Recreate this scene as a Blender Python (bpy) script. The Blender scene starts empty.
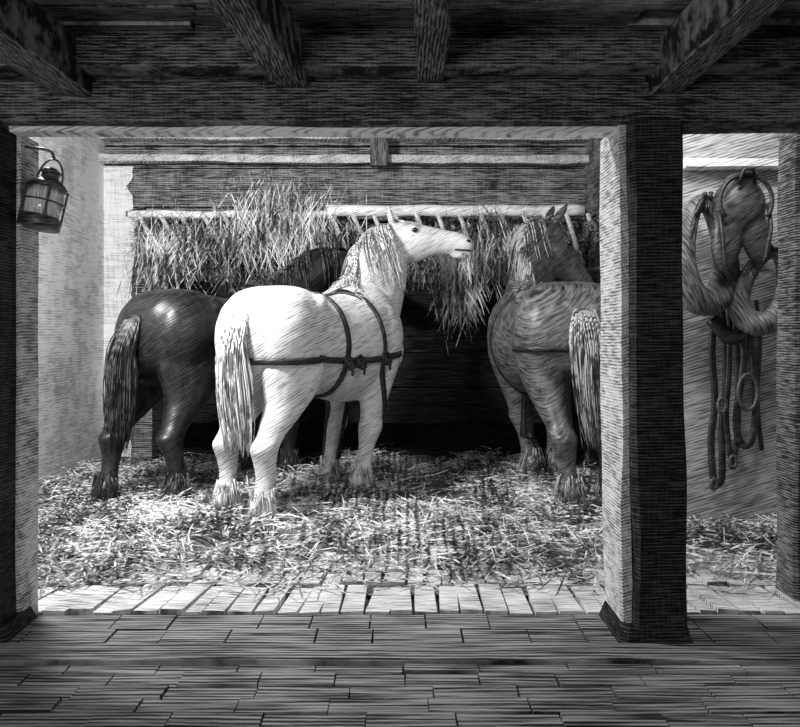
import bpy, bmesh, math, random
from mathutils import Vector, Matrix, noise
from mathutils.bvhtree import BVHTree
random.seed(7)
S=bpy.context.scene
try:
    S.view_settings.view_transform='Standard'
except Exception as e: print(e)
F=900.0; H=1.3
def W(px,py,d): return Vector(((px-400)*d/F, d, H+(330-py)*d/F))

# ---------------- materials ----------------
def hatch(name, dark, light, scale=10, direction='Z', rot=(0,0,0), dist=2.0, thr=0.5, soft=0.15, rough=0.8,
          var=0.35, vscale=2.5, bump=0.3, spec=0.2, wave=0.3, cross=0.0, extra=None, elong=.45):
    m=bpy.data.materials.new(name); m.use_nodes=True
    nt=m.node_tree; N=nt.nodes; L=nt.links
    b=N['Principled BSDF']; b.inputs['Roughness'].default_value=rough
    b.inputs['Specular IOR Level'].default_value=spec
    tc=N.new('ShaderNodeTexCoord'); mp=N.new('ShaderNodeMapping')
    mp.inputs['Rotation'].default_value=rot
    L.new(tc.outputs['Object'],mp.inputs['Vector'])
    def math2(op,a,bv,c=None):
        n=N.new('ShaderNodeMath'); n.operation=op
        for i,x in enumerate((a,bv,c)):
            if x is None: continue
            if isinstance(x,(int,float)): n.inputs[i].default_value=x
            else: L.new(x,n.inputs[i])
        return n.outputs[0]
    def aniso(dr,fs,cs):
        mp2=N.new('ShaderNodeMapping'); s=[cs,cs,cs]; s['XYZ'.index(dr)]=fs
        mp2.inputs['Scale'].default_value=s; L.new(mp.outputs['Vector'],mp2.inputs['Vector'])
        n=N.new('ShaderNodeTexNoise'); n.inputs['Scale'].default_value=1; n.inputs['Detail'].default_value=2.5
        n.inputs['Distortion'].default_value=.25
        L.new(mp2.outputs['Vector'],n.inputs['Vector'])
        return math2('MULTIPLY_ADD',math2('SUBTRACT',n.outputs['Fac'],.5),2.2,.5)
    fac=aniso(direction,scale*5.5,scale*elong)
    if cross>0:
        d2={'Z':'X','X':'Y','Y':'X'}[direction]
        f2=aniso(d2,scale*5,scale*elong)
        fac=math2('ADD',math2('MULTIPLY',fac,1-cross),math2('MULTIPLY',f2,cross))
    if wave>0:
        w=N.new('ShaderNodeTexWave'); w.wave_type='BANDS'; w.bands_direction=direction
        w.inputs['Scale'].default_value=scale; w.inputs['Distortion'].default_value=dist
        w.inputs['Detail'].default_value=3; w.inputs['Detail Scale'].default_value=2
        L.new(mp.outputs['Vector'],w.inputs['Vector'])
        fac=math2('ADD',math2('MULTIPLY',fac,1-wave),math2('MULTIPLY',w.outputs['Fac'],wave))
    nz=N.new('ShaderNodeTexNoise'); nz.inputs['Scale'].default_value=vscale; nz.inputs['Detail'].default_value=6
    L.new(tc.outputs['Object'],nz.inputs['Vector'])
    tot=math2('MULTIPLY_ADD',math2('SUBTRACT',nz.outputs['Fac'],.5),var*1.6,fac)
    r=N.new('ShaderNodeValToRGB')
    r.color_ramp.elements[0].position=max(0,thr-soft); r.color_ramp.elements[0].color=(dark,dark,dark,1)
    r.color_ramp.elements[1].position=min(1,thr+soft); r.color_ramp.elements[1].color=(light,light,light,1)
    L.new(tot,r.inputs['Fac'])
    L.new(r.outputs['Color'],b.inputs['Base Color'])
    if extra=='hoof':
        sx=N.new('ShaderNodeSeparateXYZ'); L.new(tc.outputs['Object'],sx.inputs[0])
        lt=math2('LESS_THAN',sx.outputs['Z'],.075)
        mc=N.new('ShaderNodeMixRGB'); mc.inputs[2].default_value=(.12,.12,.12,1) if light>.5 else (.3,.3,.3,1)
        L.new(lt,mc.inputs[0]); L.new(r.outputs['Color'],mc.inputs[1]); L.new(mc.outputs[0],b.inputs['Base Color'])
    bp=N.new('ShaderNodeBump'); bp.inputs['Strength'].default_value=bump; bp.inputs['Distance'].default_value=0.01
    L.new(tot,bp.inputs['Height']); L.new(bp.outputs[0],b.inputs['Normal'])
    return m
M={}
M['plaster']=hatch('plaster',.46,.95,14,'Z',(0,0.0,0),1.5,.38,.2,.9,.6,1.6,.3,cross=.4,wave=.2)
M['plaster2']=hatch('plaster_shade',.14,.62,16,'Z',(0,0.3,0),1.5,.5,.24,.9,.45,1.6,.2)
M['boards']=hatch('back_boards',.02,.38,15,'Z',(0,0,0),3,.54,.22,.85,.35,3,.3,cross=.25)
M['wood_dark']=hatch('wood_dark',.015,.28,24,'X',(0,0.05,0),3,.56,.2,.8,.25,3,.4)
M['manger']=hatch('manger_wood_shaded',.003,.03,16,'Z',(0,0.0,0),3,.6,.16,.8,.3,3,.4)  # near-black: gloom of the manger recess put into the wood colour
M['wood_darkZ']=hatch('wood_dark_h',.012,.26,25,'Z',(0,0,0),3,.56,.2,.8,.3,3,.4,cross=.2)
M['wood_front']=hatch('wood_front',.005,.085,24,'Z',(0,0.02,0),1.5,.60,.18,.8,.3,4,.4,cross=.3)  # near-black tone puts the shade on the post fronts into the colour
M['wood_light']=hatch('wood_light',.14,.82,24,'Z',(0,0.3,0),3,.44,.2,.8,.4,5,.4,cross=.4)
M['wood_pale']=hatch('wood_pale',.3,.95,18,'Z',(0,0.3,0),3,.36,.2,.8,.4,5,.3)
M['ceil']=hatch('ceiling_wood',.02,.56,22,'Y',(0,0,0),2,.54,.2,.8,.3,3,.4,cross=.2)
M['floorw']=hatch('floor_paving',.02,.42,11,'Y',(0,0,0),1.2,.53,.22,.8,.22,2.0,.4,elong=.25)
M['brick']=hatch('brick',.16,.85,14,'Y',(0,0,0.1),2,.40,.22,.85,.45,3,.4)
M['ground']=hatch('straw_ground',.02,.22,9,'Y',(0,0,0.5),8,.5,.2,.95,.6,5,.6)
M['straw']=hatch('straw',.06,.82,6,'X',(0,0,0),8,.47,.2,.7,.9,2.2,.1)
M['hay']=hatch('hay',.04,.46,6,'X',(0,0,0),8,.52,.2,.7,.7,5,.1)
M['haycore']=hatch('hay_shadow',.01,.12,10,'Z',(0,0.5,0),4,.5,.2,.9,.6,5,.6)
M['white']=hatch('white_coat',.30,.82,18,'Z',(0.5,0.25,0),2.5,.35,.18,.6,.25,3.5,.12,.25,wave=.3,extra='hoof')
M['dark']=hatch('dark_coat',.003,.042,17,'Z',(0.5,0.3,0),3,.56,.18,.40,.3,3,.12,.5,extra='hoof',cross=.3)
M['dapple']=hatch('dapple_coat',.025,.21,20,'Z',(0.6,0.3,0),3,.52,.26,.42,.35,7,.08,.5,cross=.2,wave=.0,extra='hoof')
M['whair']=hatch('white_hair',.18,.92,14,'X',(0,0,0),4,.46,.14,.5,.5,9,.1)
M['dhair']=hatch('dark_hair',.006,.12,14,'X',(0,0,0),4,.55,.15,.45,.5,9,.1,.5)
M['mhair']=hatch('mid_hair',.05,.55,14,'X',(0,0,0),4,.48,.15,.45,.5,9,.1,.5)
M['leather']=hatch('leather',.008,.08,24,'Z',(0,0.4,0),2,.6,.2,.45,.4,6,.2,.5)
M['pad']=hatch('collar_pad',.03,.24,26,'X',(0,0.5,0),1,.52,.24,.5,.3,4,.15,.4,wave=.1)
M['padd']=hatch('collar_pad_dark',.015,.13,26,'Z',(0,0.6,0),1,.52,.24,.4,.3,4,.15,.5,wave=.1)
M['iron']=hatch('iron',.02,.12,20,'Z',(0,0,0),2,.5,.2,.35,.3,6,.2,.6)
M['eye']=hatch('eye_black',.004,.01,20,'Z',(0,0,0),2,.5,.2,.1,.3,6,.0,.8)
M['glass']=hatch('lantern_glass',.45,.98,25,'X',(0,0,0),1,.4,.2,.12,.5,8,.05,.8)

# ---------------- helpers ----------------
def mesh_obj(name, verts, faces, mat, smooth=False, parent=None):
    me=bpy.data.meshes.new(name); me.from_pydata([tuple(v) for v in verts],[],faces); me.update()
    if smooth:
        for p in me.polygons: p.use_smooth=True
    o=bpy.data.objects.new(name,me); S.collection.objects.link(o); me.materials.append(mat)
    if parent: o.parent=parent
    return o
def empty(name, loc=(0,0,0)):
    e=bpy.data.objects.new(name,None); e.location=loc; S.collection.objects.link(e); e.empty_display_size=.1; return e
class Acc:
    def __init__(s): s.v=[]; s.f=[]
    def add(s,v,f):
        n=len(s.v); s.v+= [Vector(x) for x in v]; s.f+=[tuple(i+n for i in q) for q in f]
    def box(s,x0,x1,y0,y1,z0,z1,j=0.0,skew=0.0):
        v=[]
        for z in (z0,z1):
            for x,y,k in ((x0,y0,0),(x1,y0,0),(x1,y1,1),(x0,y1,1)):
                v.append((x+k*skew+random.uniform(-j,j),y+random.uniform(-j,j),z+random.uniform(-j,j)))
        s.add(v,[(0,3,2,1),(4,5,6,7),(0,1,5,4),(1,2,6,5),(2,3,7,6),(3,0,4,7)])
    def timber(s,a,b,w,h,up=(0,0,1),n=14,wob=.012,seed=0,taper=1.0):
        a=Vector(a);b=Vector(b);t=(b-a).normalized();up=Vector(up)
        u=t.cross(up).normalized(); v=u.cross(t).normalized()
        c=.14
        prof=[(-1,-1+c),(-1+c,-1),(1-c,-1),(1,-1+c),(1,1-c),(1-c,1),(-1+c,1),(-1,1-c)]
        vs=[];fs=[]
        for i in range(n+1):
            p=a.lerp(b,i/n); k=1+(taper-1)*i/n
            for j,(x,y) in enumerate(prof):
                q=p+u*(x*w/2*k)+v*(y*h/2*k)
                nn=noise.noise_vector(q*2.3+Vector((seed,seed*2,j*.3)))
                vs.append(q+(u*nn.x+v*nn.y)*wob)
        m=len(prof)
        for i in range(n):
            for j in range(m):
                k=(j+1)%m
                fs.append((i*m+j,i*m+k,(i+1)*m+k,(i+1)*m+j))
        fs.append(tuple(reversed(range(m)))); fs.append(tuple(n*m+j for j in range(m)))
        s.add(vs,fs)
    def tube(s,pts,r,n=8,closed=False,r2=None,flat=1.0,hint=(0,0,1)):
        pts=[Vector(p) for p in pts]; K=len(pts); vs=[];fs=[]
        hint=Vector(hint)
        for i,p in enumerate(pts):
            if closed: t=(pts[(i+1)%K]-pts[i-1])
            else: t=pts[min(i+1,K-1)]-pts[max(i-1,0)]
            if t.length<1e-6: t=Vector((0,0,1))
            t.normalize()
            hh=hint if abs(t.dot(hint))<.95 else Vector((1,0.1,0))
            u=t.cross(hh).normalized(); v=u.cross(t)
            rr=r[i] if isinstance(r,(list,tuple)) else (r if r2 is None else r+(r2-r)*i/(K-1))
            for j in range(n):
                a=2*math.pi*j/n
                vs.append(p+u*math.cos(a)*rr+v*math.sin(a)*rr*flat)
        R=K if closed else K-1
        for i in range(R):
            for j in range(n):
                k=(j+1)%n; i2=(i+1)%K
                fs.append((i*n+j,i*n+k,i2*n+k,i2*n+j))
        if not closed:
            fs.append(tuple(reversed(range(n)))); fs.append(tuple((K-1)*n+j for j in range(n)))
        s.add(vs,fs)
    def lathe(s,prof,M4,n=20):
        vs=[];fs=[];K=len(prof)
        for (r,z) in prof:
            for j in range(n):
                a=2*math.pi*j/n; vs.append(M4@Vector((r*math.cos(a),r*math.sin(a),z)))
        for i in range(K-1):
            for j in range(n):
                k=(j+1)%n; fs.append((i*n+j,i*n+k,(i+1)*n+k,(i+1)*n+j))
        fs.append(tuple(reversed(range(n)))); fs.append(tuple((K-1)*n+j for j in range(n)))
        s.add(vs,fs)
    def obj(s,name,mat,smooth=False,parent=None):
        return mesh_obj(name,s.v,s.f,mat,smooth,parent)
def par(o,e):
    o.parent=e; o.matrix_parent_inverse=Matrix.Translation(-Vector(e.location))

# ---------------- shell ----------------
XL,XR,YB=-2.95,3.6,9.0
def boxo(name,x0,x1,y0,y1,z0,z1,mat):
    a=Acc(); a.box(x0,x1,y0,y1,z0,z1); return a.obj(name,mat)
boxo('wall_left',XL-.15,XL,-.6,YB+.15,0,3.6,M['plaster'])
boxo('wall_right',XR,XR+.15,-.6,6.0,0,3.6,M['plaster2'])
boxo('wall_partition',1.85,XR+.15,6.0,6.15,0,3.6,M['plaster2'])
boxo('wall_stall_side',1.85,2.0,6.15,YB,0,3.6,M['boards'])
a=Acc()
z=0.0
while z<3.6:
    h=random.uniform(.16,.24); a.box(XL,1.85,YB+random.uniform(-.02,.0),YB+.15,z+.006,min(3.6,z+h)-.006,.003); z+=h
a.box(XL,1.85,YB+.05,YB+.16,0,3.6)
a.obj('wall_back',M['boards'])
vs=[];fs=[];nx,nz=20,60
for k in range(nz+1):
    z=2.93*k/nz
    for i in range(nx+1):
        xe=XL+.30+.10*noise.noise(Vector((1,0,z*2)))+.06*noise.noise(Vector((4,0,z*9)))
        vs.append((XL+(xe-XL)*i/nx,8.965+.006*noise.noise(Vector((i*.7,0,z*6))),z))
for k in range(nz):
    for i in range(nx):
        q=k*(nx+1)+i; fs.append((q,q+1,q+nx+2,q+nx+1))
mesh_obj('wall_back_plaster',vs,fs,M['plaster'])
boxo('floor',XL-.15,XR+.15,-.6,YB+.15,-.25,-.03,M['wood_dark'])
boxo('ceiling_stall',XL-.15,XR+.15,3.95,YB+.15,3.6,3.75,M['boards'])
a=Acc()
a.box(XL,XR,3.76,3.94,2.335,3.6); a.obj('wall_front_upper',M['wood_darkZ'])
a=Acc(); y=-.6
while y<3.76:
    w=random.uniform(.15,.2)
    x=XL
    while x<XR:
        l=random.uniform(1.2,2.4); zz=2.56+random.uniform(-.015,.015)
        a.box(x,min(XR,x+l)-.006,y+.007,min(3.76,y+w)-.007,zz,zz+.03,.003); x+=l
    y+=w
a.box(XL,XR,-.6,3.76,2.61,2.7)
a.obj('ceiling',M['ceil'])
a=Acc(); y=-.6
while y<3.49:
    w=.118; x=XL-random.uniform(0,.2)
    while x<XR:
        l=random.uniform(.26,.36); zz=random.uniform(-.006,.005)
        a.box(max(XL,x),min(XR,x+l)-.006,y+.004,min(3.5,y+w)-.004,-.04,zz,.003); x+=l
    y+=w
a.obj('brick_paving.001',M['floorw'])
a=Acc(); a.timber((XL,3.60,-.012),(XR,3.60,-.012),.19,.06,n=40,wob=.006); a.obj('floor_sill',M['floorw'])
a=Acc()
for r in range(2):
    x=XL-random.uniform(0,.2)
    while x<XR:
        l=random.uniform(.22,.40); a.box(max(XL,x)+.004,min(x+l,XR)-.004,3.71+.205*r,3.91+.205*r,-.03,.0+random.uniform(-.004,.004),.002); x+=l
a.obj('stone_threshold',M['floorw'])
a=Acc(); y=4.13; row=0
while y<5.4:
    l=.46; x=XL+.1
    while x<XR-.1:
        w=random.uniform(.085,.125); zz=random.uniform(-.006,.010)
        l1=l*random.uniform(.9,1.0)
        a.box(max(x,XL)+.007,min(XR,x+w)-.007,y+random.uniform(.003,.04),y+l1-.005,-.03,zz,.004,skew=random.uniform(-.01,.03)-.02*x); x+=w
    y+=l; row+=1
a.obj('brick_paving',M['brick'])
# ---------------- frame timbers ----------------
HB=2.163
a=Acc(); a.timber((XL,3.85,HB+.085),(XR,3.85,HB+.085),.28,.17,n=50,wob=.01,seed=3); a.obj('header_beam',M['wood_darkZ'])
a=Acc(); a.timber((-1.66,3.88,HB-.004),(.93,3.88,HB-.008),.12,.03,n=30,wob=.005,seed=5); a.obj('header_lit_edge',M['wood_pale'])  # pale strip puts the light on the header's underside edge into colour
e=empty('wooden_post',(1.06,3.9,0))
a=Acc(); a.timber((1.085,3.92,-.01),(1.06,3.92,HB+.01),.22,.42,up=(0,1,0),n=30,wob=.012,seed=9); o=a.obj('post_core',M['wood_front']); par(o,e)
a=Acc(); a.timber((.955,3.96,-.01),(.94,3.96,HB+.0),.045,.36,up=(0,1,0),n=30,wob=.014,seed=11); o=a.obj('lit_face_board',M['wood_light']); par(o,e)  # paler board paints in the light on the post's left face
a=Acc(); a.timber((1.06,3.91,-.01),(1.06,3.91,.07),.30,.46,up=(0,1,0),n=4,wob=.02,seed=12,taper=.85); o=a.obj('foot_block',M['wood_front']); par(o,e)
e=empty('wooden_post.001',(-1.86,4,0))
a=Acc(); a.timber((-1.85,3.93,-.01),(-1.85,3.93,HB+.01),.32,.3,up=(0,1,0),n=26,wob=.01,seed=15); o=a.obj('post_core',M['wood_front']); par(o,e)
a=Acc(); a.timber((-1.69,4.06,-.01),(-1.685,4.06,HB),.04,.2,up=(0,1,0),n=26,wob=.01,seed=16); o=a.obj('lit_face_board',M['wood_light']); par(o,e)  # same for the left post: bright inner edge put into the colour
a=Acc(); a.timber((-1.83,3.92,-.01),(-1.83,3.92,.06),.40,.40,up=(0,1,0),n=4,wob=.02,seed=17,taper=.85); o=a.obj('foot_block',M['wood_front']); par(o,e)
e=empty('wooden_post.002',(2.03,4.4,0))
a=Acc(); a.timber((2.0,4.42,-.03),(2.02,4.42,3.6),.22,.24,up=(0,1,0),n=26,wob=.012,seed=19); o=a.obj('post_core',M['wood_darkZ']); par(o,e)
beams=[((-1.36,3.8,2.36),(-1.36,-.6,2.36),.17,.2),((-.44,3.8,2.385),(-.80,-.6,2.385),.14,.17),((.13,3.8,2.40),(.0,-.6,2.40),.12,.15),((1.09,3.8,2.37),(1.09,-.6,2.37),.13,.19),((2.4,3.8,2.37),(2.4,-.6,2.37),.15,.19)]
for i,(p,q,w,h) in enumerate(beams):
    a=Acc(); a.timber(p,q,w,h,n=30,wob=.014,seed=20+i*3); a.obj('ceiling_beam' if i==0 else 'ceiling_beam.%03d'%i,M['wood_dark'])
a=Acc(); a.timber((XL,3.62,2.40),(XR,3.62,2.40),.16,.12,n=40,wob=.012,seed=44); a.obj('ceiling_beam.005',M['wood_darkZ'])
a=Acc(); a.timber((XL,8.88,2.99),(1.85,8.88,2.97),.12,.07,n=40,wob=.02,seed=50); a.obj('wall_rail',M['wood_light'])
a=Acc(); a.timber((XL,8.9,3.23),(1.85,8.9,3.23),.16,.11,n=40,wob=.02,seed=51); a.obj('wall_rail.001',M['wood_light'])
a=Acc(); a.timber((-.2,8.8,2.9),(-.2,8.8,3.4),.16,.12,up=(0,1,0),n=8,wob=.015,seed=52); a.obj('wall_bracket',M['wood_dark'])

# ---------------- blades (straw/hay) ----------------
def blades(name,n,samp,mat,lmin,lmax,w=.006,droop=.0,parent=None):
    vs=[];fs=[]
    for i in range(n):
        p,d=samp(); L=random.uniform(lmin,lmax); d=d.normalized()
        side=d.cross(Vector((random.uniform(-1,1),random.uniform(-1,1),random.uniform(.2,1)))).normalized()
        bend=side.cross(d)*random.uniform(-.18,.18)*L
        ww=w*random.uniform(.6,1.4)
        b=len(vs)
        for k in range(4):
            t=k/3; q=p+d*(L*(t-.5))+bend*(1-(2*t-1)**2)*1.0-Vector((0,0,droop*L*t*t))
            www=ww*(1-.6*abs(2*t-1))
            for sg in (-1,1):
                v=q+side*www*sg
                v.x=max(XL+.02,min(1.83 if p.y>5.97 else XR-.02,v.x)); v.y=min(8.95,v.y); v.z=max(.002,v.z)
                if v.x>1.83: v.y=min(v.y,5.98)
                vs.append(v)
        for k in range(3): fs.append((b+2*k,b+2*k+1,b+2*k+3,b+2*k+2))
    o=mesh_obj(name,vs,fs,mat,False)
    if parent: par(o,parent)
    return o
def edge_y(x): return 4.92+.42*noise.noise(Vector((x*1.3,0,1)))+.22*noise.noise(Vector((x*5,0,3)))-.28*max(0,min(1,(-x-1.0)))
def bedz(x,y):
    t=min(1,max(0,(y-edge_y(x))/.35))
    return t*(.045+.04*noise.noise(Vector((x*2,y*2,0)))+.02*noise.noise(Vector((x*7,y*7,2))))-.012
e=empty('straw_bedding')
nx,ny=150,100; vs=[];fs=[]
for j in range(ny+1):
    for i in range(nx+1):
        x=XL+.01+(XR-XL-.02)*i/nx; y=4.45+(YB-.03-4.45)*j/ny; vs.append((x,y,bedz(x,y)))
for j in range(ny):
    for i in range(nx):
        q=j*(nx+1)+i
        if vs[q+1][0]>1.84 and vs[q+nx+1][1]>5.99: continue
        fs.append((q,q+1,q+nx+2,q+nx+1))
mesh_obj('straw_bed',vs,fs,M['ground'],True,e)
def s_floor():
    while True:
        x=random.uniform(XL+.15,XR-.15); y=4.45+random.random()**1.15*(4.2)
        if y<edge_y(x)-.12 and random.random()>.16: continue
        if x>1.65 and y>5.8: continue
        nn=noise.noise(Vector((x*1.6,y*1.6,5)))
        if nn<random.uniform(-.55,.08): continue
        z=max(0,bedz(x,y))+random.uniform(.004,.05+.09*max(0,nn))
        a=random.uniform(0,2*math.pi)+1.5*noise.noise(Vector((x,y,9)))
        return Vector((x,y,z)),Vector((math.cos(a),math.sin(a)*.9,random.uniform(-.15,.38)))
blades('straw_blades',12500,s_floor,M['straw'],.12,.46,.0058,0,e)

# ---------------- manger & rack ----------------
e=empty('manger',(0,8.6,0))
a=Acc(); x0,x1=-2.3,1.78
for k in range(4): a.timber((x0,8.52+.012*k,.50+.17*k),(x1,8.52+.012*k,.50+.17*k),.04,.165,n=30,wob=.006,seed=60+k)
a.timber((x0,8.5,1.16),(x1,8.5,1.16),.09,.08,n=30,wob=.01,seed=66)
a.box(x0,x1,8.55,8.95,.42,.46)
for k in range(5): a.timber((x0,8.94,.56+.27*k),(x1,8.94,.56+.27*k),.03,.262,n=30,wob=.006,seed=90+k)  # tall dark back boards, added to paint in the dark behind the manger
a.box(x0,x1,8.90,8.95,0,.42)
for xx in (x0,-1,1.7): a.timber((xx,8.56,-.01),(xx,8.56,1.16),.1,.1,up=(0,1,0),n=10,wob=.008,seed=70)
o=a.obj('trough',M['manger']); par(o,e)
e=empty('hay_rack',(0,8.7,2.2))
a=Acc()
pts=[(-2.55+ i*.1,8.45+.01*math.sin(i),2.385+.008*math.sin(i*.7)) for i in range(20)]
a.tube(pts,.035,10); pts=[(-.68+ i*.1,8.43+.01*math.sin(i),2.415+.006*math.sin(i*.9)) for i in range(25)]
a.tube(pts,.055,10)
o=a.obj('top_rail',M['wood_pale'],True); par(o,e)
a=Acc()
a.tube([(-2.6,8.93,1.88),(1.8,8.93,1.88)],.04,8)
x=-2.45
while x<1.75:
    a.tube([(x,8.40,2.39),(x+random.uniform(.10,.16),8.52,2.10),(x+.18,8.90,1.88)],.022,7); x+=.2
o=a.obj('rungs',M['wood_light'],True); par(o,e)
a=Acc()
for xx in (-2.55,-.66,1.75): a.timber((xx,8.45,2.39),(xx,8.95,2.5),.05,.05,n=3,wob=.003)
o=a.obj('stays',M['wood_dark']); par(o,e)
eh=empty('hay',(-.4,8.7,2.1))
def s_hay():
    x=random.uniform(-2.5,1.74); t=random.random()
    top=2.33+.12*noise.noise(Vector((x*2,0,0)))+.17*math.exp(-((x+1.25)/.38)**2)
    z=1.88+.16*noise.noise(Vector((x*2.3,4,0))); z=z+(top-z)*random.random()**.8
    yf=8.93-.40*max(0,(z-1.88))/.52
    y=random.uniform(yf-.04,min(8.93,yf+.12))
    return Vector((x,y,z)),Vector((random.uniform(-1.3,1.3),random.uniform(-.5,.2),random.uniform(-1,.1)))
blades('rack_hay',6000,s_hay,M['hay'],.14,.40,.006,.35,eh)
def s_hay2():
    c=random.choice([(-1.6,2.15,.8),(-.9,2.25,.6),(.6,2.0,.35),(1.0,2.1,.4),(-2.2,2.0,.4),(-1.2,2.42,.45),(.5,1.85,.12),(.62,1.75,.1)])
    x=random.gauss(c[0],c[2]*.4); z=random.gauss(c[1],.13)
    if x<-2.6 or x>1.7: x=c[0]
    return Vector((x,8.38+random.uniform(-.06,.08),z)),Vector((random.uniform(-1.2,1.2),random.uniform(-.4,.1),-1))
blades('loose_hay',1800,s_hay2,M['straw'],.16,.50,.005,.35,eh)
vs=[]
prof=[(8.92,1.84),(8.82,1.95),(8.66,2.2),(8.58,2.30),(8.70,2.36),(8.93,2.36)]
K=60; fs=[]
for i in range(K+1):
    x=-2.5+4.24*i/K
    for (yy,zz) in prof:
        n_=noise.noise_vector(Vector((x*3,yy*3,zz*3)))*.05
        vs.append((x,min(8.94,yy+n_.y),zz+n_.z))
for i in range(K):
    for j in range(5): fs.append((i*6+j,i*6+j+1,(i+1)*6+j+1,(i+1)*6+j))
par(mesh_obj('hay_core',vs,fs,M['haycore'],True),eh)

# ---------------- horses ----------------
def cr(p0,p1,p2,p3,t):
    return 0.5*((2*p1)+(-p0+p2)*t+(2*p0-5*p1+4*p2-p3)*t*t+(-p0+3*p1-3*p2+p3)*t*t*t)
def resamp(rows,k=3):
    out=[]; n=len(rows)
    for i in range(n-1):
        for s in range(k):
            t=s/k
            out.append([cr(rows[max(i-1,0)][c],rows[i][c],rows[i+1][c],rows[min(i+2,n-1)][c],t) for c in range(len(rows[0]))])
    out.append(list(rows[-1])); return out
def ringloft(acc,rings):
    n=len(rings[0]); vs=[];fs=[]
    for r in rings: vs+=r
    K=len(rings)
    for i in range(K-1):
        for j in range(n):
            k=(j+1)%n; fs.append((i*n+j,i*n+k,(i+1)*n+k,(i+1)*n+j))
    c0=sum((Vector(v) for v in rings[0]),Vector())/n; c1=sum((Vector(v) for v in rings[-1]),Vector())/n
    vs+=[c0,c1]; a0=K*n; a1=a0+1
    for j in range(n):
        k=(j+1)%n; fs.append((k,j,a0)); fs.append(((K-1)*n+j,(K-1)*n+k,a1))
    acc.add(vs,fs)
def ell(acc,c,rx,ry,rz,M3=None,n=14):
    rings=[]
    for i in range(1,n):
        th=math.pi*i/n; ring=[]
        for j in range(n):
            ph=2*math.pi*j/n
            v=Vector((rx*math.cos(th),ry*math.sin(th)*math.cos(ph),rz*math.sin(th)*math.sin(ph)))
            if M3: v=M3@v
            ring.append(Vector(c)+v)
        rings.append(ring)
    ringloft(acc,rings)
def remeshed(name,acc,coat,vox,it):
    tmp=mesh_obj('tmp_'+name,acc.v,acc.f,coat)
    md=tmp.modifiers.new('r','REMESH'); md.mode='VOXEL'; md.voxel_size=vox
    md2=tmp.modifiers.new('s','SMOOTH'); md2.factor=.5; md2.iterations=it
    bpy.context.view_layer.update()
    dg=bpy.context.evaluated_depsgraph_get()
    me=bpy.data.meshes.new_from_object(tmp.evaluated_get(dg)); me.name=name
    bpy.data.objects.remove(tmp)
    for p in me.polygons: p.use_smooth=True
    if not me.materials: me.materials.append(coat)
    return me

TORSO=[ # x, zc, w, h
(-.90,1.22,.07,.12),(-.86,1.22,.19,.24),(-.76,1.23,.275,.33),(-.62,1.24,.325,.365),(-.45,1.235,.33,.37),(-.25,1.19,.31,.35),
(-.02,1.14,.33,.375),(.22,1.12,.345,.405),(.42,1.15,.32,.43),(.58,1.18,.29,.425),(.72,1.19,.26,.36),(.84,1.20,.20,.25),(.90,1.2,.10,.13)]
HIND=[(1.30,-.56,.25,.13),(1.12,-.57,.275,.155),(.98,-.56,.27,.16),(.86,-.56,.235,.145),(.76,-.60,.185,.12),(.66,-.67,.142,.10),(.58,-.73,.108,.082),
(.51,-.785,.112,.082),(.44,-.775,.088,.072),(.34,-.755,.065,.060),(.24,-.75,.064,.060),(.17,-.745,.082,.075),(.115,-.715,.072,.066),(.075,-.69,.094,.086),(.0,-.665,.122,.106)]
FORE=[(1.30,.50,.17,.10),(1.12,.52,.21,.14),(.96,.53,.185,.14),(.82,.535,.142,.118),(.70,.54,.110,.098),(.60,.545,.090,.082),(.52,.555,.100,.092),(.45,.55,.082,.075),
(.38,.545,.065,.060),(.28,.545,.060,.058),(.18,.545,.078,.073),(.12,.57,.068,.064),(.075,.59,.090,.084),(.0,.61,.118,.104)]
HEAD=[(-.04,-.03,.05,.06),(.0,-.03,.085,.115),(.08,-.055,.108,.15),(.17,-.075,.116,.172),(.26,-.065,.104,.150),(.35,-.05,.087,.124),(.44,-.045,.078,.106),(.53,-.045,.08,.10),(.60,-.055,.078,.094),(.65,-.06,.063,.072),(.675,-.065,.03,.03)]
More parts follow.
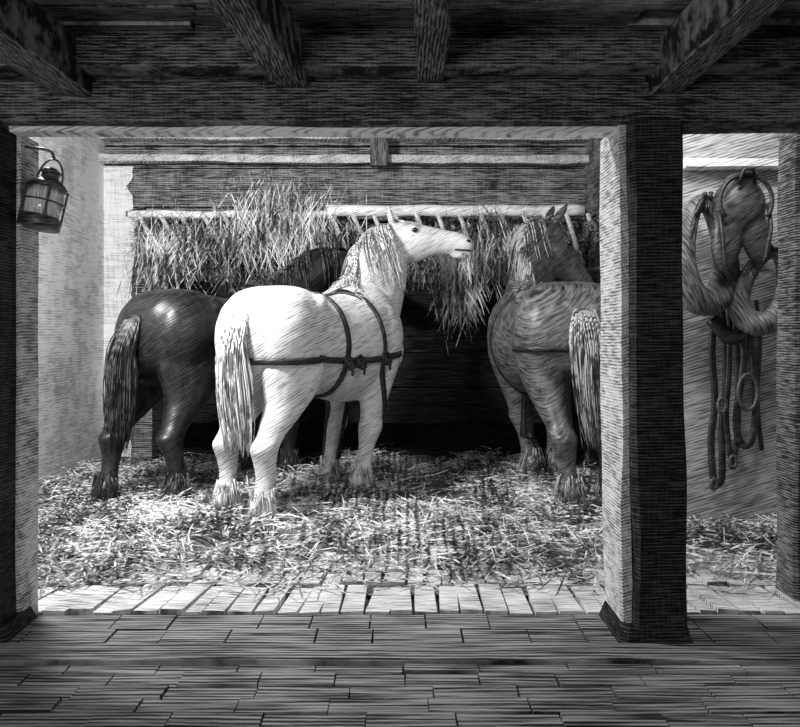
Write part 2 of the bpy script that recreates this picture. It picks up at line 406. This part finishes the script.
def make_horse(name,loc,heading,scale,wid,coat,hair,poll_w,hdir_w,hup_w,feet,tailv,mane_side,straps,bandm,nk=1.0,hs=1.0,manel=1.0,other=.15):
    th=math.radians(90-heading)
    MW=Matrix.Translation(Vector(loc))@Matrix.Rotation(th,4,'Z')@Matrix.Diagonal((scale,scale*wid,scale,1))
    inv=MW.inverted(); R3=Matrix.Rotation(-th,3,'Z')
    acc=Acc()
    rings=[]; n=28
    for (x,zc,w,h) in resamp(TORSO,3):
        ring=[]
        for j in range(n):
            a=2*math.pi*j/n; c=math.cos(a); s=math.sin(a)
            p=2.25
            rr=(abs(c)**p+abs(s)**p)**(-1/p)
            y=w*rr*c; z=h*rr*s
            if s>0.8 and x<-.3: z-= .045*((s-.8)/.2)
            if s>0.85 and x>.3: z+= .03*((s-.85)/.15)
            if s<0: y*= (1-.18*(-s))
            ring.append(Vector((x,y,zc+z)))
        rings.append(ring)
    ringloft(acc,rings)
    for sg in (-1,1):
        ell(acc,(-.62,sg*.175,1.20),.25,.19,.335)
        ell(acc,(.55,sg*.16,1.18),.20,.16,.33)
        ell(acc,(-.38,sg*.245,1.43),.08,.07,.085)
        ell(acc,(.74,sg*.10,1.10),.15,.14,.2)
    for key,tab,sg in (('hl',HIND,1),('hr',HIND,-1),('fl',FORE,1),('fr',FORE,-1)):
        dx,dy=feet[key]; rings=[]
        for (z,x,rx,ry) in resamp(tab,3):
            k=min(1,max(0,(1.05-z)/1.05)); 
            y0=.175*sg; m=16
            rings.append([Vector((x+dx*k+rx*math.cos(2*math.pi*j/m),y0+dy*k+ry*math.sin(2*math.pi*j/m),z)) for j in range(m)])
        ringloft(acc,rings)
        k=.86; fx=(-.77 if tab is HIND else .515)+dx*k
        ell(acc,(fx-.0,.175*sg+dy*k,.135),.078,.068,.08)
    P=inv@Vector(poll_w)
    hd=(R3@Vector(hdir_w)).normalized(); hu=R3@Vector(hup_w); hu=(hu-hd*hu.dot(hd)).normalized(); hy=hu.cross(hd)
    HM=Matrix(((hd.x,hy.x,hu.x),(hd.y,hy.y,hu.y),(hd.z,hy.z,hu.z)))
    hp=lambda x,y,z: P+HM@(Vector((x,y,z))*hs)
    rings=[]; m=18
    for (x,zc,ry,rz) in resamp(HEAD,3):
        ring=[]
        for j in range(m):
            a=2*math.pi*j/m; c=math.cos(a);s=math.sin(a)
            yy=ry*c*(1-.25*max(0,-s)); ring.append(hp(x,yy,zc+rz*s))
        rings.append(ring)
    ringloft(acc,rings)
    for sg in (-1,1):
        ell(acc,hp(.17,sg*.085,.035),.045*hs,.03*hs,.03*hs,HM)
        ell(acc,hp(.13,sg*.06,-.13),.085*hs,.05*hs,.085*hs,HM)
        ell(acc,hp(.595,sg*.05,-.02),.045*hs,.028*hs,.035*hs,HM)
        ear=[]
        for t in range(7):
            u=t/6; rr=.036*math.sin(math.pi*min(1,.25+.75*u))**.8+.007
            ear.append([hp(-.01-.05*u+rr*.6*math.cos(2*math.pi*q/10),sg*(.055+.025*u)+rr*math.sin(2*math.pi*q/10),.07+.15*u) for q in range(10)])
        ringloft(acc,ear)
    ell(acc,hp(.56,0,-.14),.07*hs,.045*hs,.035*hs,HM)
    Pe=hp(.06,0,-.05); Pb=hp(-.03,0,-.03)
    A=Vector((.42,0,1.24)); B=Vector((.66,0,1.38))
    C=B.lerp(Pb,.5)+Vector((-.0,0,.0)); D=B.lerp(Pb,.82)
    rows=[];
    for (p,ru,rv,q) in ((A,.24,.36,0),(B,.19,.315,0),(C,.135*nk,.235*nk,.25),(D,.11*nk,.175*nk,.55),(Pe,.09,.13,.8)):
        rows.append([p.x,p.y,p.z,ru,rv,q])
    rr=resamp(rows,5); cents=[Vector(r[:3]) for r in rr]; rings=[]; crest=[]
    for i,r in enumerate(rr):
        t=(cents[min(i+1,len(cents)-1)]-cents[max(i-1,0)]).normalized()
        U=Vector((0,1,0)).lerp(hy,r[5]).normalized(); U=(U-t*U.dot(t)).normalized(); V=t.cross(U)
        if V.z<0 and i<len(rr)*.5: V=-V
        if i>0 and V.dot(pv)<0: V=-V
        pv=V
        ring=[]
        for j in range(20):
            a=2*math.pi*j/20; s=math.sin(a)
            ring.append(cents[i]+U*(r[3]*math.cos(a)*(1-.35*max(0,s)))+V*(r[4]*s))
        rings.append(ring); crest.append((cents[i]+V*r[4]*.97,U.copy(),V.copy()))
    ringloft(acc,rings)
    SC=Matrix.Diagonal((scale,scale*wid,scale,1))
    acc.v=[SC@v for v in acc.v]
    me=remeshed('body',acc,coat,.016,6)
    root=empty(name,loc); root.rotation_euler=(0,0,th)
    body=bpy.data.objects.new('body',me); S.collection.objects.link(body); body.parent=root
    bvh=BVHTree.FromPolygons([v.co.copy() for v in me.vertices],[tuple(p.vertices) for p in me.polygons])
    sc=lambda v: SC@Vector(v)
    a=Acc()
    for sg in (-1,1):
        ell(a,sc(hp(.175,sg*.108,.025)),.026,.018,.022,HM,10)
        ell(a,sc(hp(.625,sg*.064,-.02)),.022,.014,.014,HM,8)
    a.tube([sc(hp(.52,-.066,-.10)),sc(hp(.58,-.068,-.098)),sc(hp(.64,-.054,-.095)),sc(hp(.674,0,-.092)),sc(hp(.64,.054,-.095)),sc(hp(.58,.068,-.098)),sc(hp(.52,.066,-.10))],.007,6)
    a.obj('eyes_nostrils_mouth',M['eye'],True,root)
    def strands(nm,gens,mat,r):
        a=Acc()
        for g in gens: a.tube(g,r*random.uniform(.7,1.3),4,r2=r*.2,hint=(1,.3,.1))
        return a.obj(nm,mat,True,root)
    def push(p,off=.012):
        l,nr,_,d=bvh.find_nearest(p)
        if l is not None and (p-l).dot(nr)<off: return l+nr*off
        return p
    g=[]
    K=len(crest)
    for i in range(int(340+240*other)):
        u=random.uniform(.30,1.0)*(K-1); i0=min(int(u),K-2); f=u-i0
        c=crest[i0][0].lerp(crest[i0+1][0],f); U=crest[i0][1]; V=crest[i0][2]
        sd=mane_side*(1 if U.y>=0 else -1) if abs(U.y)>.3 else mane_side
        if random.random()<other: sd=-sd
        p=sc(c+V*.015); pts=[p.copy()]; L=random.uniform(.24,.52)*scale*manel
        d=(U*sd*.8+V*.8); j=Vector((random.uniform(-.3,.3),random.uniform(-.3,.3),0)); off=random.uniform(.01,.08)
        for s in range(9):
            d=(d*.62+Vector((0,0,-.8))+j*.35*math.sin(s+i)).normalized(); p=push(p+d*L/9,off*(.3+s/9)); pts.append(p.copy())
        g.append(pts)
    for i in range(30):
        p=sc(hp(random.uniform(-.02,.04),random.uniform(-.035,.035),.10)); pts=[p.copy()]
        d=(hd+hu*.4)
        for s in range(6):
            d=(d*.7+HM@Vector((.3,random.uniform(-.25,.25),0))+Vector((0,0,-.25))).normalized(); p=push(p+d*.035,.008); pts.append(p.copy())
        g.append(pts)
    strands('mane',g,hair,.007*scale)
    g=[]
    for i in range(300):
        a0=random.uniform(0,2*math.pi); q=math.sqrt(random.random())
        off=Vector((math.cos(a0)*q,math.sin(a0)*q,0))
        ln=random.uniform(.72,1.05)*tailv[2]; pts=[]; ph=random.uniform(-.6,.6)
        for s in range(11):
            t=s/10
            wdt=.035+.10*math.sin(math.pi*min(1,t*.85))**1.0
            x=-.88-.09*math.sin(min(1,t*2.2)*math.pi/2)+tailv[0]*t*t
            y=tailv[1]*t**1.3+.02*math.sin(t*5+ph)
            z=1.36+.03*math.sin(t*4)-ln*t
            pts.append(push(sc((x+off.x*wdt*.7,y+off.y*wdt+.015*math.sin(t*6+a0),z)),.006))
        g.append(pts)
    strands('tail',g,hair,.008*scale)
    g=[]
    for key,tab,sg in (('hl',HIND,1),('hr',HIND,-1),('fl',FORE,1),('fr',FORE,-1)):
        dx,dy=feet[key]
        for i in range(90):
            a0=random.uniform(math.pi*.35,math.pi*1.65); bx=(-.745 if tab is HIND else .545)+dx*.86
            p=Vector((bx+.070*math.cos(a0),.175*sg+dy*.86+.064*math.sin(a0),random.uniform(.13,.28))); o=Vector((math.cos(a0),math.sin(a0),0))
            pts=[sc(p+o*(.036*t/4)+Vector((0,0,-.029*t))) for t in range(5)]
            g.append(pts)
    strands('feather',g,hair,.005)
    def strap(nm,pts,w,mat,closed):
        vs=[];fs=[];Kk=len(pts); co=[p[0] for p in pts]; no=[p[1] for p in pts]
        for i in range(Kk):
            t=(co[(i+1)%Kk]-co[i-1]) if closed else (co[min(i+1,Kk-1)]-co[max(i-1,0)])
            sd=no[i].cross(t).normalized()
            for (oo,ss) in ((.002,-1),(.018,-1),(.018,1),(.002,1)): vs.append(co[i]+no[i]*oo+sd*ss*w/2)
        for i in range(Kk if closed else Kk-1):
            k=(i+1)%Kk
            for j in range(4): fs.append((i*4+j,i*4+(j+1)%4,k*4+(j+1)%4,k*4+j))
        return mesh_obj(nm,vs,fs,mat,True,root)
    def cast(o,d):
        l,nr,_,_=bvh.ray_cast(o,d)
        return (l,nr) if l is not None else None
    for (kind,nm,prm,w) in straps:
        pts=[]
        if kind=='ring':
            x0,lean,zc=prm
            for i in range(56):
                a=2*math.pi*i/56; dirv=Vector((lean*math.sin(a),math.cos(a),math.sin(a)))
                c=sc((x0,0,zc)); o_=c+dirv*1.2; h_=cast(o_,-dirv.normalized())
                if h_: pts.append(h_)
            strap(nm,pts,w,bandm,True)
        elif kind=='side':
            xa,xb,za,zb,sg=prm
            for i in range(40):
                t=i/39; h_=cast(sc((xa+(xb-xa)*t,sg*1.2,za+(zb-za)*t-.03*math.sin(math.pi*t))),Vector((0,-sg,0)))
                if h_: pts.append(h_)
            strap(nm,pts,w,bandm,False)
        elif kind=='knot':
            x,z,sg=prm; h_=cast(sc((x,sg*1.2,z)),Vector((0,-sg,0)))
            if h_:
                a=Acc(); c=h_[0]+h_[1]*.02
                for k in range(3):
                    r=.05-.01*k
                    a.tube([c+Vector((r*math.cos(q*math.pi/7)+.02*k,sg*.01*math.sin(q*2),r*.9*math.sin(q*math.pi/7)-.015*k)) for q in range(14)],.011,6,closed=True,hint=(0,1,0))
                a.tube([c,c+Vector((.03,sg*.02,-.06)),c+Vector((.02,sg*.02,-.10))],.011,6)
                a.obj(nm,bandm,True,root)
        elif kind=='rear':
            z0,aw,cx=prm
            for i in range(60):
                a=math.pi-aw+2*aw*i/59; dirv=Vector((math.cos(a),math.sin(a),0)); c=sc((cx,0,z0))
                h_=cast(c+dirv*1.5,-dirv)
                if h_: pts.append(h_)
            strap(nm,pts,w,bandm,False)
        elif kind=='collar':
            i0=prm; c0=sum(rings[i0],Vector())/20
            a=Acc(); ps=[]
            for j in range(20):
                v=rings[i0][j]-c0; ps.append(sc(c0+v*1.06))
            a.tube(ps,w,8,closed=True,hint=(1,.1,.3)); a.obj(nm,bandm,True,root)
    return root,bvh,MW

def feet_world(loc,heading,scale,wid,d):
    th=math.radians(90-heading)
    MW=Matrix.Translation(Vector(loc))@Matrix.Rotation(th,4,'Z')@Matrix.Diagonal((scale,scale*wid,scale,1)); inv=MW.inverted(); out={}
    for k,(px,py) in d.items():
        dd=H*F/(py-330); w=inv@Vector(((px-400)*dd/F,dd,0))
        bx=-.665 if k[0]=='h' else .61; by=.175*(1 if k[1]=='l' else -1)
        out[k]=(max(-.35,min(.35,w.x-bx)),max(-.2,min(.2,w.y-by)))
    return out
# white horse
loc=(-.60,6.84,.0); hd_=31
fw=feet_world(loc,hd_,1.04,1.0,dict(hl=(234,518),hr=(268,529),fl=(333,486),fr=(359,499)))
make_horse('white_horse',loc,hd_,1.03,1.02,M['white'],M['whair'],(-.065,7.74,2.14),(1,.05,-.09),(0.1,0,1),fw,(0,-.03,.85),-1,
  [('ring','girth',(-.12,-.12,1.15),.04),('ring','surcingle',(.34,-.18,1.15),.04),('rear','breeching',(1.06,1.5,-.45),.045),('side','trace',(-.47,.62,1.07,1.08,-1),.045),('side','trace_off',(-.47,.62,1.07,1.08,1),.045),('knot','trace_knot',(-.1,1.04,-1),0),('knot','trace_knot_b',(.02,1.04,-1),0),('knot','trace_knot_c',(.36,1.06,-1),0)],M['leather'],nk=1.2,hs=1.0,manel=1.35,other=.45)
# left dark horse
loc=(-1.44,7.34,0)
fd=feet_world(loc,33,1.04,1.0,dict(hl=(110,510),hr=(194,512)))
fd['fl']=(0,0);fd['fr']=(.05,0)
make_horse('dark_horse',loc,33,1.03,1.06,M['dark'],M['dhair'],(-.60,8.14,1.96),(.75,.3,-.35),(.2,0,1),fd,(0,.10,.9),1,
  [],M['leather'])
# right horse
loc=(1.20,7.26,0)
fr=feet_world(loc,-6,1.06,1.12,dict(hl=(570,513),hr=(604,504),fl=(541,479)))
fr['fr']=(0,0)
make_horse('dark_horse.001',loc,-6,1.06,1.14,M['dapple'],M['mhair'],(1.27,7.90,2.20),(.55,.3,-.75),(.5,.2,.8),fr,(0,-.04,.85),1,
  [('collar','collar',7,.03),('ring','back_strap',(.3,-.2,1.15),.05),('rear','breeching',(1.1,1.5,-.45),.04)],M['leather'],nk=1.2,hs=1.08,manel=.9)
def s_m():
    p=Vector((.58,7.78,2.02)); return p+Vector((random.uniform(-.06,.06),random.uniform(-.06,.06),random.uniform(-.16,.0))),Vector((random.uniform(-.5,.5),random.uniform(-.3,.3),-1))
blades('hay_wisp',60,s_m,M['straw'],.10,.24,.004,.3)

# ---------------- lantern ----------------
e=empty('stable_lantern',(0,0,0))
Lc=W(44,203,4.0)
T=Matrix.Translation(Lc)@Matrix.Rotation(math.radians(10),4,'Y')@Matrix.Rotation(math.radians(-8),4,'X')@Matrix.Scale(1.08,4)
a=Acc(); a.lathe([(.068,-.06),(.074,-.02),(.074,.03),(.062,.06)],T,20); a.obj('glass',M['glass'],True,e)
a=Acc()
a.lathe([(.0,-.11),(.07,-.11),(.085,-.105),(.085,-.07),(.078,-.06),(.0,-.058)],T)
a.lathe([(.0,.055),(.078,.06),(.08,.07),(.06,.09),(.035,.105),(.035,.125),(.045,.13),(.02,.15),(.0,.152)],T)
for k in range(4):
    an=k*math.pi/2+.5; a.tube([T@Vector((.082*math.cos(an),.082*math.sin(an),z)) for z in (-.08,-.03,.03,.066)],.005,6)
for zz in (.0,): a.tube([T@Vector((.083*math.cos(t*math.pi/10),.083*math.sin(t*math.pi/10),zz)) for t in range(20)],.004,6,closed=True,hint=(0,0.1,1))
a.tube([T@Vector((.055*math.cos(math.pi*t/10),0,.08+.11*math.sin(math.pi*t/10))) for t in range(11)],.005,6,hint=(0,1,0))
top=T@Vector((0,0,.19))
a.tube([top,top+Vector((-.01,0,.03)),top+Vector((-.04,.0,.045)),Vector((-1.67,4.0,top.z+.05))],.007,6)
a.obj('frame',M['iron'],True,e)

# ---------------- tack ----------------
a=Acc(); a.timber((1.87,5.93,H+(330-164)*5.93/900),(2.5,5.93,H+(330-164)*5.93/900),.13,.06,n=10,wob=.006); a.obj('wall_shelf',M['wood_pale'])
def collar(name,c,w,h,rot,tilt,thick,mat,mat2,peg):
    e=empty(name,c)
    T=Matrix.Rotation(rot,4,'Z')@Matrix.Rotation(tilt,4,'Y')
    def path(s,n=44):
        o=[]
        for i in range(n):
            a=2*math.pi*i/n
            x=math.sin(a)*w/2*(1-.28*math.cos(a)); z=math.cos(a)*h/2
            o.append(Vector((x*s,0,z*s)))
        return o
    a=Acc(); ps=path(1.0); n=len(ps)
    rad=[thick*(1.0-.35*math.cos(2*math.pi*i/n)) for i in range(n)]
    vs=[T@p for p in ps]
    a.tube(vs,rad,14,closed=True,hint=T@Vector((0,1,0)),flat=1.25)
    a.obj('padding',mat,True,e)
    a=Acc(); ps=path(1.06)
    for sg in (1,-1):
        hs=[T@(Vector((sg*abs(p.x)*1.0,-thick*.9,p.z*1.02))) for p in ps[1:n//2]]
        hs=[T@Vector((sg*.03,-thick*.9,h*.58))]+hs
        a.tube(hs,.016,8)
    a.obj('hames',mat2,True,e)
    a=Acc(); p=Vector((0,5.995-c.y,h*.5-thick*.9)); a.tube([p,Vector((0,-thick,p.z+.02))],.018,8); a.obj('peg',M['wood_dark'],True,e)
    return e
collar('horse_collar',W(704,252,5.74),.34,.64,math.radians(24),math.radians(-4),.068,M['pad'],M['leather'],0)
collar('horse_collar.001',W(764,288,5.70),.25,.46,math.radians(-22),math.radians(14),.058,M['pad'],M['leather'],0)
e=empty('harness_saddle',W(742,212,5.60))
acc=Acc()
ell(acc,(0,0.05,.04),.165,.13,.19); 
ell(acc,(-.08,0.03,-.14),.10,.07,.24,Matrix.Rotation(.12,3,'Y')); ell(acc,(.09,0.03,-.12),.09,.07,.22,Matrix.Rotation(-.18,3,'Y'))
ell(acc,(0,0.03,.19),.10,.10,.06)
me=remeshed('pads',acc,M['padd'],.014,4)
o=bpy.data.objects.new('pads',me); S.collection.objects.link(o); o.parent=e
a=Acc()
a.tube([Vector((.16*math.sin(t),-.07,.06+.165*math.cos(t))) for t in [(-2.2+i*.22) for i in range(21)]],.014,8,hint=(0,1,0))
a.tube([Vector((-.16,-.03,.0)),Vector((-.15,-.07,-.15)),Vector((-.13,-.06,-.33)),Vector((-.08,-.04,-.44))],.022,8,flat=.5)
a.tube([Vector((.15,-.03,.05)),Vector((.155,-.06,-.1)),Vector((.13,-.06,-.28)),Vector((.07,-.04,-.40))],.022,8,flat=.5)
a.tube([Vector((-.05,-.08,.16)),Vector((-.03,-.115,.25)),Vector((.03,-.115,.25)),Vector((.05,-.08,.16))],.012,8)
a.tube([Vector((0,.39,.06)),Vector((0,.1,.08))],.02,8)
a.obj('straps_rim',M['leather'],True,e)
e=empty('harness_straps')
a=Acc()
def ribbon(pxs,d,w=.014):
    rows=[list(W(px,py,d)) for (px,py) in pxs]; ps=[Vector(r) for r in resamp(rows,4)]
    a.tube(ps,w,6,flat=.45,hint=(0,1,0))
ribbon([(716,300),(712,350),(715,400),(711,440),(714,480),(722,478),(722,430),(726,380),(724,330),(720,300)],5.94,.024)
ribbon([(730,300),(729,370),(726,420),(733,462),(738,420),(737,360),(736,300)],5.92,.020)
ribbon([(748,310),(752,350),(756,400),(752,440),(742,444),(736,420),(744,360),(744,310)],5.90,.024)
ribbon([(712,318),(732,338),(752,318)],5.85,.05)
ribbon([(756,300),(760,340),(757,400),(762,450)],5.98,.016)
p=W(732,312,6.0); q=Vector((p.x,5.82,p.z)); a.tube([p+Vector((0,-.003,0)),q],.018,8)
a.obj('straps',M['leather'],True,e)
a=Acc()
for (px,py,r) in ((748,392,.09),(722,405,.035),(733,462,.03),(714,484,.025)):
    c=W(px,py,5.87); a.tube([c+Vector((r*.7*math.cos(t*math.pi/8),0,r*1.3*math.sin(t*math.pi/8))) for t in range(16)],.014,6,closed=True,hint=(0,1,0))
a.obj('buckles',M['iron'],True,e)

# ---------------- lights ----------------
def area(name,loc,tgt,size,en,spread=180):
    l=bpy.data.lights.new(name,'AREA'); l.shape='SQUARE'; l.size=size; l.energy=en; l.spread=math.radians(spread)
    o=bpy.data.objects.new(name,l); S.collection.objects.link(o); o.location=loc
    o.rotation_euler=(Vector(tgt)-Vector(loc)).to_track_quat('-Z','Y').to_euler(); return o
area('key_light',(-2.1,4.9,3.2),(-.9,6.8,.8),.45,180)  # light from upper left: unseen area lamp, no roof opening is built
area('right_fill_light',(1.5,4.7,3.2),(1.9,6.6,.8),.6,34)  # unseen area lamp, added to brighten the tack wall side
area('front_fill_light',(-1.5,-.4,1.6),(0.0,3.4,1.6),1.2,40)  # unseen fill lamp added behind the camera to lift foreground and ceiling
w=bpy.data.worlds.new('World'); S.world=w; w.use_nodes=True
bg=w.node_tree.nodes['Background']; bg.inputs['Color'].default_value=(1,1,1,1); bg.inputs['Strength'].default_value=.17
# ---------------- camera ----------------
c=bpy.data.cameras.new('camera'); co=bpy.data.objects.new('camera',c); S.collection.objects.link(co)
co.location=(0,0,H); co.rotation_euler=(math.pi/2,0,0)
c.sensor_width=36; c.lens=36*F/800; c.shift_y=(330-363.5)/800.0
S.camera=co
